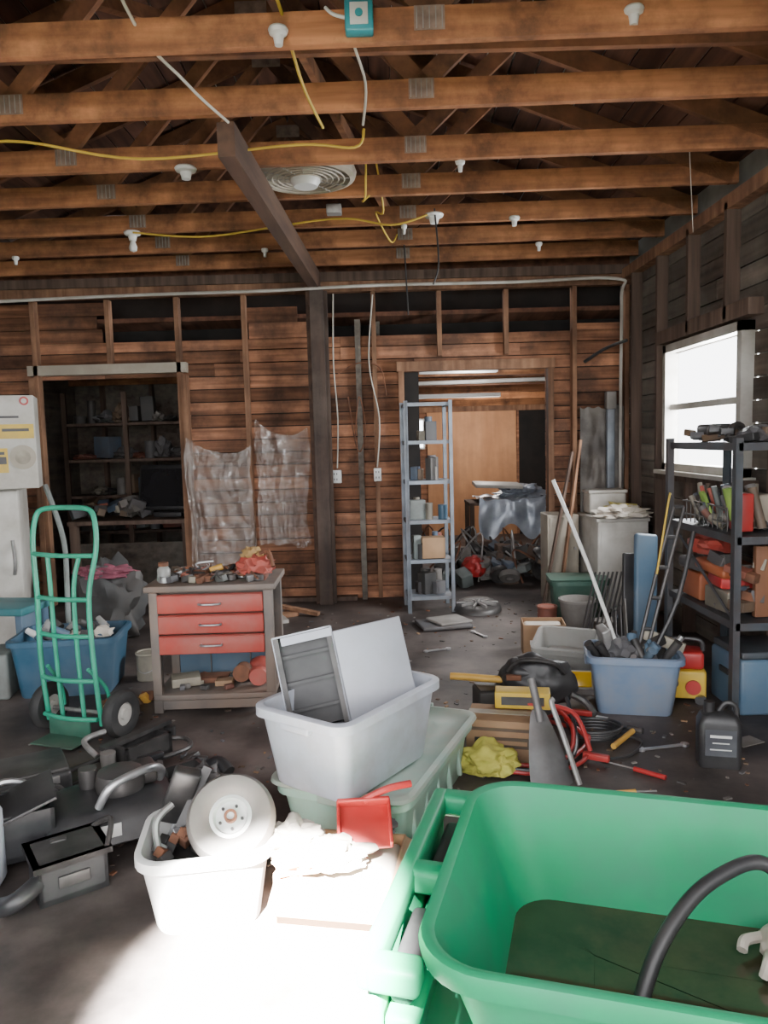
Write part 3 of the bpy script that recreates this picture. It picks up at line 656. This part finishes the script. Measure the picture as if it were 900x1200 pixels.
for i in range(20): b.box((R.uniform(-.15,.15),R.uniform(-.15,.15),.03),(R.uniform(.03,.12),.03,.05),R.choice([rust,orange,clutter[5]]),rot=(R.random(),R.random(),R.random()*3),bev=.003)
b.done((-1.5,4.2,0))
b=B('floor_debris')
for i in range(900):
    y=R.uniform(2.5,6.8); x=R.uniform(-.5*y,min(2.1,.5*y)); s=R.uniform(.004,.017)
    b.box((x,y,s*.2),(s*R.uniform(1,2.5),s,s*.4),R.choice([clutter[5],clutter[1],clutter[6],clutter[0],rust,studd,card]),rot=(0,0,R.uniform(0,3)))
b.done()
b=B('scattered_hand_tools')
for x,y,a in((-.25,3.95,.4),(.1,4.3,1.9),(.95,4.35,.9),(1.1,3.2,2.4),(.35,5.2,.3),(-.45,5.1,1.3),(1.3,3.45,.2),(.2,3.75,2.8),(1.0,3.0,.1),(-.35,3.6,1.0),(.7,5.6,2.0)):
    l=R.uniform(.07,.13); c,s=math.cos(a),math.sin(a)
    if R.random()<.5:
        b.cyl((x-c*l,y-s*l,.012),(x+c*l*.2,y+s*l*.2,.012),.011,R.choice([orange,redg,black])); b.cyl((x+c*l*.2,y+s*l*.2,.012),(x+c*l*1.3,y+s*l*1.3,.008),.004,galv)
    else:
        b.beam((x-c*l,y-s*l,.008),(x+c*l,y+s*l,.008),.016,.008,alum,up=(-s,c,0)); b.lathe([(.008,0),(.02,0),(.02,.012),(.008,.012)],alum,MT(x+c*l,y+s*l,.002),closed=True,seg=14); b.lathe([(.006,0),(.016,0),(.016,.012),(.006,.012)],alum,MT(x-c*l,y-s*l,.002),closed=True,seg=14)
b.done()
for x,y,m_ in((1.55,5.25,clutter[0]),(1.72,5.35,clutter[3]),(1.25,5.75,clutter[2]),(-1.55,4.75,clutter[4]),(1.78,5.6,clutter[7])):
    b=B('paint_can'); b.lathe([(0,0),(.075,0),(.078,.005),(.075,.01),(.075,.165),(.08,.17),(.08,.18),(.068,.18),(.066,.172),(0,.172)],m_); b.tube([(-.075,0,.13),(-.05,-.06,.08),(0,-.085,.06),(.05,-.06,.08),(.075,0,.13)],.003,galv); b.done((x,y,0))

b=B('cardboard_carton'); b.box((0,0,.1),(.33,.22,.2),card,bev=.004); b.box((0,-.111,.16),(.29,.002,.015),clutter[5]); b.box((-.10,-.112,.09),(.05,.002,.06),black); b.box((.04,-.112,.10),(.17,.002,.05),clutter[5]); b.box((.04,-.1125,.10),(.15,.002,.02),card)
b.box((-.17,-.03,.17),(.08,.2,.004),card,rot=(0,-.7,0)); b.box((0,0,.203),(.33,.05,.003),beige)
b.done((.54,3.44,0),-14)
b=B('yellow_tool_box'); b.box((0,0,.045),(.26,.10,.08),yellow,bev=.006); b.box((0,-.051,.045),(.2,.003,.04),black); b.done((.64,3.50,.205),-10)
b=B('black_duffel_bag'); b.blob((0,0,.15),(.20,.12,.16),black,3,.16,1.6,4); b.box((0,.0,.2),(.3,.16,.16),black,rot=(.3,.08,.1),bev=.04); b.tube([(-.15,-.08,.25),(-.08,-.12,.32),(.08,-.12,.31),(.15,-.08,.24)],.012,blackg)
b.box((-.12,-.1,.22),(.08,.03,.03),rust,bev=.005); b.tube([(.18,-.05,.12),(.25,-.05,.08),(.30,-.1,.03)],.02,blackg); b.done((.80,3.98,.0),-8)
b=B('mallet'); b.tube([(-.18,0,.0),(-.12,0,.0),(.14,0,-.01)],.02,orange,12); b.cyl((.14,-.05,-.01),(.14,.05,-.01),.03,blackg); b.done((.52,4.02,.185),-12)
b=B('grey_crate'); b.box((0,0,.07),(.22,.16,.14),clutter[6],bev=.01); b.box((0,0,.147),(.2,.14,.01),blackg); b.done((.58,3.98,0),8)
b=B('jumper_cables')
b.tube([(-.25,-.22,.02),(-.1,-.28,.02),(.1,-.25,.02),(.22,-.12,.05),(.25,.05,.12),(.12,.17,.2),(-.05,.12,.24),(.02,-.02,.24),(.24,-.05,.2),(.3,-.15,.05)],.011,redg)
b.tube([(-.2,-.18,.03),(0,-.22,.02),(.15,-.2,.02),(.3,-.05,.03),(.34,.1,.04),(.2,.3,.03),(.35,.45,.02)],.011,redg)
b.tube([(-.15,-.27,.03),(0,-.3,.02),(.15,-.27,.02),(.27,-.18,.03),(.32,-.02,.05),(.25,.12,.1)],.010,redg)
b.tube([(-.18,-.25,.04),(.05,-.3,.03),(.2,-.2,.04),(.27,.0,.08),(.25,.1,.22)],.010,black)
b.box((.32,-.17,.03),(.12,.03,.03),redg,rot=(0,0,-.5),bev=.006); b.box((.36,.40,.03),(.2,.03,.03),redg,rot=(0,0,-.4),bev=.006)
b.done((.62,3.48,0))
b=B('yellow_rag'); b.blob((0,0,.055),(.13,.10,.075),yrag,6,.30,1.9,5); b.blob((.05,-.05,.05),(.06,.05,.05),yrag,9,.3,1.9,4); b.done((.43,3.24,0))
grim=mat('grimy_grey_steel',(.19,.19,.195),(.10,.10,.10),.5,.3,scale=(8,8,8),dirt=(.1,.07,.05),dirt_amt=.5)
b=B('shovel')
def shv(sg):
    def f(u,v):
        w=(.10-.07*v**1.6) if v<.97 else .02
        x=(u-.5)*2*w; return V((x,-.03*(1-(2*u-1)**2)*(1-v)+sg*.003+.13*v,.0+.30*v))
    return f
b.grid(12,14,shv(0),grim); b.grid(12,14,shv(1),grim)
b.tube([(0,.10,.25),(0,.15,.36),(0,.18,.42)],.018,grim,12); b.done((.69,3.08,.005),18)
b=B('steel_pry_bar'); b.tube([(0,0,.02),(-.05,.07,.2),(-.09,.12,.33),(-.08,.13,.35)],.012,galv); b.done((.80,3.06,0))
b=B('cardboard_box')
for x,y,sx,sy in((-.14,0,.006,.22),(.14,0,.006,.22),(0,-.11,.28,.006),(0,.11,.28,.006)): b.box((x,y,.11),(sx,sy,.22),card)
b.box((0,0,.008),(.28,.22,.01),card); b.box((0,-.113,.10),(.2,.002,.03),wplas); b.box((0,0,.15),(.26,.2,.1),cloth,bev=.02); b.done((1.08,5.1,0),-6)
b=B('clear_plastic_bin'); b.tote(.36,.26,.22,clearp,taper=.85,r=.03); b.loft([rr(.02,.12,.09,.03),rr(.1,.13,.1,.03)],clutter[0]); b.done((1.13,4.60,0.035),0,rot=(math.radians(16),0,math.radians(-25)))
b=B('amber_reflector'); b.box((0,0,0),(.16,.02,.09),amber,bev=.006); b.box((0,.012,0),(.18,.012,.11),white,bev=.006); b.done((1.10,4.26,.08),0,rot=(math.radians(-30),0,math.radians(-10)))
b=B('dark_strips_bundle')
for i in range(5): b.beam((-.04+.04*i,-.05,.02),(.08+.03*i,.3,.25+.04*i),.04,.008,R.choice([clutter[0],alum,blackg]))
b.done((1.36,4.55,.0))
b=B('extension_cord')
for k in range(4): b.tube([((.11+.008*k)*math.cos(a*.6),(.08+.006*k)*math.sin(a*.6),.012+.014*k) for a in range(12)],.007,R.choice([black,orange,black]))
b.tube([(.1,0,.01),(.2,-.1,.01),(.1,-.25,.01),(-.05,-.3,.01)],.007,black); b.done((1.02,3.62,0))
b=B('claw_hammer'); b.tube([(-.14,0,.02),(.1,0,.02)],.014,orange,10,1); b.cyl((.11,-.045,.025),(.11,.03,.025),.016,blackg); b.beam((.11,.03,.025),(.11,.07,.01),.02,.012,blackg,up=(1,0,0)); b.done((1.15,3.55,0),50)
b=B('blue_storage_tote'); b.tote(.47,.35,.32,bluebin,taper=.82,r=.05); b.loft([rr(.03,.17,.12,.03),rr(.20,.2,.14,.03)],blackg)
for x in(-.24,.24): b.box((x,0,.26),(.03,.12,.03),bluebin,bev=.006)
b.done((1.34,4.02,0),-12)
b=B('long_handle_pole'); b.tube([(1.28,4.0,.26),(1.12,4.1,.78),(.95,4.2,1.25)],.011,wplas,n=2); b.done()
b=B('crutch')
b.tube([(1.36,4.02,.26),(1.5,4.12,.7),(1.63,4.2,1.08)],.011,blackg,n=3); b.tube([(1.40,4.0,.26),(1.55,4.1,.7),(1.68,4.18,1.08)],.011,blackg,n=3)
for t in(.2,.4,.6,.8,1): b.tube([(1.36+.27*t,4.02+.18*t,.26+.82*t),(1.40+.28*t,4.0+.18*t,.26+.82*t)],.012,black,n=1)
b.tube([(1.50,4.1,.72),(1.6,4.2,1.12),(1.61,4.2,1.15)],.006,yellow,n=2)
b.tube([(1.42,3.95,.3),(1.58,4.0,.6),(1.7,4.1,.95)],.013,black,n=3); b.done()
b=B('power_tool_pile')
for i in range(30):
    x=R.uniform(-.17,.17);y=R.uniform(-.1,.1);a=R.uniform(0,6.3)
    b.cyl((x,y,0),(x+.1*math.cos(a),y+.1*math.sin(a),R.uniform(.05,.16)),R.uniform(.01,.03),R.choice([blackg,alum,clutter[1],denim,blackg]))
b.box((.08,0,.1),(.2,.05,.05),blackg,rot=(.2,-.4,.3),bev=.01); b.blob((-.08,0,.08),(.08,.07,.07),clutter[1],3,.3,3,3); b.box((-.14,0,.12),(.05,.10,.18),galv,rot=(.2,-.3,.3),bev=.01)
b.box((.17,.04,.12),(.22,.03,.06),clutter[4],rot=(0,.3,-.3),bev=.005)
b.done((1.34,4.02,.24),-12)
b=B('blue_padded_board'); b.box((0,0,.42),(.16,.05,.84),denim,rot=(0,.12,0),bev=.02); b.box((-.12,.02,.36),(.08,.03,.72),black,rot=(0,.12,0),bev=.01); b.done((1.72,4.78,.01),0,rot=(-.2,0,.2))
b=B('slatted_panel')
for k in range(9): b.beam((-.12+.03*k,0,.03),(.03+.03*k,.1,.55),.018,.008,blackg)
b.done((1.42,5.02,.0))
b=B('grey_plastic_bucket'); b.lathe([(0,0),(.10,0),(.13,.24),(.14,.24),(.14,.26),(.125,.26),(.10,.02),(0,.02)],clutter[0]); b.done((1.45,5.62,0))
b=B('folded_floor_mat'); b.box((0,0,.02),(.4,.3,.03),clutter[1],bev=.01,rot=(0,0,.2)); b.box((.05,.02,.045),(.3,.24,.02),clutter[0],bev=.008,rot=(.03,.03,.5)); b.done((.45,5.9,0))
b=B('black_oil_jug')
b.loft([rr(0,.085,.055,.02),rr(.01,.09,.06,.025),rr(.2,.09,.06,.025),rr(.235,.075,.05,.025),rr(.25,.03,.03,.02)],black)
b.cyl((-.04,0,.24),(-.04,0,.29),.024,black); b.tube([(0,0,.245),(.03,0,.285),(.07,0,.27),(.075,0,.21)],.012,black); b.box((0,-.061,.12),(.13,.003,.12),mat('jug_label',(.12,.13,.14),(.04,.04,.05),.4)); b.box((0,-.063,.15),(.09,.002,.012),wplas); b.box((0,-.063,.12),(.07,.002,.005),wplas); b.box((0,-.063,.09),(.09,.002,.005),wplas)
b.done((1.48,3.27,0),-14)
b=B('paper_scrap'); b.box((0,0,.003),(.14,.09,.003),clutter[0],rot=(0,0,.4)); b.done((1.72,3.5,0))
b=B('paper_scrap'); b.box((0,0,.003),(.05,.06,.003),wplas,rot=(0,0,1)); b.done((1.12,3.85,0))
b=B('red_yellow_generator')
b.box((0,0,.11),(.22,.2,.16),yellow,bev=.015); b.box((0,0,.24),(.2,.16,.1),redg,bev=.02); b.tube([(-.1,0,.28),(-.08,0,.34),(.08,0,.34),(.1,0,.28)],.012,black); b.cyl((.04,-.1,.1),(.04,-.115,.1),.04,redg); b.cyl((-.06,-.1,.12),(-.06,-.112,.12),.025,black)
for x in(-.08,.08): b.cyl((x,-.1,.03),(x,.1,.03),.03,black)
b.done((1.66,4.12,0),-15)
b=B('steel_storage_rack')
X0,X1,Y0,Y1,H=1.80,2.15,3.80,4.70,1.46
for x in(X0,X1):
    for y in(Y0,Y1):
        b.box((x,y,H/2),(.045,.005,H),dsteel); b.box((x+(-.02 if x==X0 else .02),y,H/2),(.005,.045,H),dsteel)
for z in(.5,.95,1.43):
    b.box(((X0+X1)/2,(Y0+Y1)/2,z),(X1-X0,Y1-Y0,.008),dsteel)
    for x in(X0,X1): b.box((x,(Y0+Y1)/2,z-.015),(.005,Y1-Y0,.04),dsteel)
    for y in(Y0,Y1): b.box(((X0+X1)/2,y,z-.015),(X1-X0,.005,.04),dsteel)
b.beam((X0,Y0,.5),(X0,Y1,.95),.004,.02,dsteel,up=(1,0,0))
b.done()
b=B('rack_items')
b.box((1.89,3.95,1.07),(.07,.14,.2),redg,bev=.01); b.box((2.04,4.1,1.06),(.14,.2,.18),beige,bev=.01)
b.box((1.97,4.4,1.5),(.18,.24,.08),blackg,bev=.02); b.tube([(1.88,4.1,1.45),(1.93,4.15,1.52),(2.0,4.2,1.52),(2.05,4.3,1.46)],.02,blackg); b.blob((2.0,4.0,1.47),(.1,.12,.05),clutter[1],2,.3,3,3)
for i in range(26): b.box((R.uniform(1.86,2.08),R.uniform(3.9,4.6),1.455+R.uniform(0,.05)),(R.uniform(.04,.1),R.uniform(.04,.16),.04),R.choice([blackg,black,clutter[1],clutter[5]]),rot=(R.uniform(-.2,.2),0,R.uniform(0,3)),bev=.005)
for i in range(70):
    a=R.uniform(0,3.1); x=R.uniform(1.87,2.06);y=R.uniform(3.95,4.55); b.cyl((x,y,.98),(x+.1*math.cos(a)*.5,y+.1*math.sin(a),1.0+R.uniform(0,.2)),R.uniform(.01,.03),R.choice(clutter+[red,leaf]))
for i in range(30): b.box((R.uniform(1.88,2.06),R.uniform(3.9,4.6),.53+R.uniform(0,.28)),(R.uniform(.04,.12),R.uniform(.05,.16),R.uniform(.03,.07)),R.choice(clutter+[rust]),rot=(R.uniform(-.3,.3),R.uniform(-.3,.3),R.uniform(0,3)),bev=.004)
for z in(1.0,1.08): b.tube([(1.84,4.0,z),(1.84,4.3,z+.01),(1.84,4.6,z)],.005,blackg)
for k in range(10): b.tube([(1.84,4.0+.06*k,.96),(1.84,4.0+.06*k,1.09)],.004,blackg,n=1)
orb=mat('orange_red_bin',(.48,.13,.045),(.34,.085,.03),.5,dirt=(.2,.1,.06),dirt_amt=.6)
b.box((1.96,4.45,.59),(.26,.26,.16),orb,bev=.015); b.box((1.96,4.12,.57),(.26,.24,.12),clutter[4],bev=.01,rot=(0,0,.1)); b.box((1.96,4.14,.66),(.24,.22,.06),redg,bev=.01,rot=(0,.05,-.1)); b.box((1.95,4.46,.71),(.28,.24,.07),clutter[1],bev=.02,rot=(0,.05,.1)); b.box((1.94,4.2,.73),(.24,.34,.06),orb,bev=.02,rot=(.06,0,.05))
b.box((2.04,3.92,.7),(.18,.04,.38),brownw,bev=.004); b.blob((1.96,4.45,.82),(.12,.16,.08),red,5,.3,3,3)
b.done()
b=B('grey_tool_case'); b.box((2.0,4.0,.15),(.32,.36,.3),denim,bev=.02); b.box((1.835,4.0,.2),(.01,.1,.03),black); b.box((2.0,4.0,.32),(.30,.34,.04),dsteel,bev=.01); b.done((-.0,0,0))
b=B('white_washing_machine'); b.box((0,0,.40),(.42,.6,.76),white,bev=.012); b.box((0,0,.79),(.44,.62,.03),white,bev=.008); b.box((0,-.302,.4),(.36,.006,.6),white,bev=.002); b.box((0,0,.02),(.38,.5,.04),black); b.done((1.96,6.42,0),0)
b=B('plastic_bag_pile'); b.blob((0,-.15,.04),(.2,.1,.06),cloth,3,.4,3,4); b.blob((.05,.0,.05),(.15,.14,.06),mat('yellow_bag',(.5,.42,.12),None,.8),7,.4,3,3); b.done((1.95,6.3,.805))
b=B('white_cooler'); b.box((0,0,.09),(.32,.22,.18),white,bev=.02); b.box((0,0,.19),(.34,.24,.03),white,bev=.01); b.done((1.94,6.58,.81),0)
b=B('beige_cabinet'); b.box((0,0,.4),(.28,.3,.8),beige,bev=.01); b.box((0,-.155,.45),(.24,.01,.65),beige,bev=.004); b.cyl((.1,-.16,.5),(.1,-.175,.5),.012,galv); b.box((0,0,.02),(.24,.26,.04),black); b.done((1.58,6.74,0))
b=B('dark_green_tote'); b.tote(.44,.32,.32,dkgreen); b.loft([rr(.318,.235,.175,.05),rr(.335,.24,.18,.05),rr(.34,.2,.14,.04)],dkgreen); b.done((1.58,6.12,0),-5)
b=B('leaning_boards')
b.beam((1.50,6.42,.02),(1.72,6.55,1.45),.06,.02,stud); b.beam((1.38,6.5,.02),(1.66,6.58,1.35),.05,.02,studd); b.done()
b=B('fan_shroud')
b.lathe([(.03,.03),(.08,.045),(.17,.05),(.2,.03),(.21,.0),(.19,.0),(.16,.03),(.03,.01)],blackg,MT(0,0,0,8,0,0),closed=True)
for k in range(10):
    a=k*.628; b.beam((.04*math.cos(a),.04*math.sin(a),.05),(.18*math.cos(a),.18*math.sin(a),.05),.02,.01,galv,up=(0,0,1))
b.done((.79,6.42,.02))

b=B('covered_table')
b.box((0,0,.72),(.9,.6,.03),studd)
for x in(-.42,.42):
    for y in(-.26,.26): b.box((x,y,.36),(.05,.05,.7),studd)
def tf(u,v):
    x=-.35+.85*u; y=-.33+.66*v
    n_=noise.noise(V((u*7,v*5,2)))
    if v<.3: 
        t=(.3-v)/.3; y=-.33-.05*t+.03*n_; z=.78-.38*t*(1+.25*math.sin(u*11)) 
    else: z=.78+.05*n_; y=-.33+.66*(v-.3)/.7
    return V((x+.02*n_,y,z))
b.grid(30,30,tf,tarp); b.blob((.2,0,.82),(.25,.2,.1),tarp,4,.4,3,4); b.done((1.45,9.0,0))
b=B('white_foam_board'); b.box((0,0,0),(.55,.4,.04),white,bev=.005,rot=(.05,.05,0)); b.done((1.35,8.9,.93))
b=B('scrap_pile')
for i in range(120):
    x=R.uniform(-.5,.55);y=R.uniform(-.7,.45);z=R.uniform(0,.25); k=R.random()
    if k<.5: b.box((x,y,z+.06),(R.uniform(.06,.25),R.uniform(.05,.2),R.uniform(.05,.16)),R.choice([clutter[i] for i in (0,1,3,5,6,7)]+[studd]),rot=(R.uniform(-.4,.4),R.uniform(-.4,.4),R.uniform(0,3)),bev=.005)
    elif k<.8: b.lathe([(.04,0),(.1,0),(.11,.03),(.1,.06),(.04,.06)],R.choice([blackg,rubber,blackg,alum]),MT(x,y,z+.05,R.uniform(0,90),0,R.uniform(0,180)),closed=True)
    else: b.tube([(x,y,.03),(x+R.uniform(-.3,.3),y,.3+z),(x+R.uniform(-.4,.4),y+.1,.1)],.01,R.choice([galv,black,rust]))
b.blob((-.2,-.5,.16),(.12,.12,.13),redg,3,.15,2,4)
b.done((1.1,8.1,0))
b=B('leaning_planks')
for i in range(6): b.beam((1.75+.08*i,8.0+.1*i,.02),(2.2+.03*i,8.4+.1*i,1.85-.12*i),.14,.02,R.choice([studd,clutter[5],clutter[7],dsteel,stud]))
b.done()

# ---------------------------------------------------------------- light
w=bpy.data.worlds.new('World'); bpy.context.scene.world=w; w.use_nodes=True
bg=w.node_tree.nodes['Background']; bg.inputs[0].default_value=(.98,.98,1.0,1); bg.inputs[1].default_value=7.4
def light(name,typ,loc,target,energy,color=(1,1,1),**k):
    d=bpy.data.lights.new(name,typ); d.energy=energy; d.color=color
    for a,v in k.items(): setattr(d,a,v)
    o=bpy.data.objects.new(name,d); bpy.context.collection.objects.link(o); o.location=loc
    o.rotation_euler=(V(target)-V(loc)).to_track_quat('-Z','Y').to_euler(); return o
light('sunbeam','SPOT',(-1.3,-4.2,6.0),(-.34,1.85,0),1700000,(1,.98,.95),spot_size=math.radians(6.8),spot_blend=.7,shadow_soft_size=.03)
light('window_daylight','AREA',(2.75,5.33,1.7),(0,4.6,1.2),300,(.95,.98,1),shape='RECTANGLE',size=1.4,size_y=1.1)
light('far_room_fill','POINT',(1.0,8.6,2.1),(0,0,0),32,(.95,.97,1),shadow_soft_size=.1)  # added fill light, no fitting here; brightens the room past the doorway
light('far_room_fill','POINT',(1.4,10.4,1.7),(0,0,0),36,(1,.93,.85),shadow_soft_size=.1)  # second added fill, nearer the plywood wall; no lamp there
light('left_room_fill','POINT',(-1.6,8.0,2.2),(0,0,0),1.5,(1,.9,.8),shadow_soft_size=.1)  # faint added fill for the left room, not an actual lamp

cam=bpy.data.cameras.new('Camera'); co=bpy.data.objects.new('Camera',cam); bpy.context.collection.objects.link(co)
cam.sensor_fit='VERTICAL'; cam.sensor_height=36; cam.lens=26.4; cam.clip_start=.02
Mx=Matrix.Rotation(math.radians(90-5.5),4,'X')@Matrix.Rotation(-.027,4,'Z')
co.matrix_world=Matrix.Translation((0,0,1.5))@Mx
bpy.context.scene.camera=co
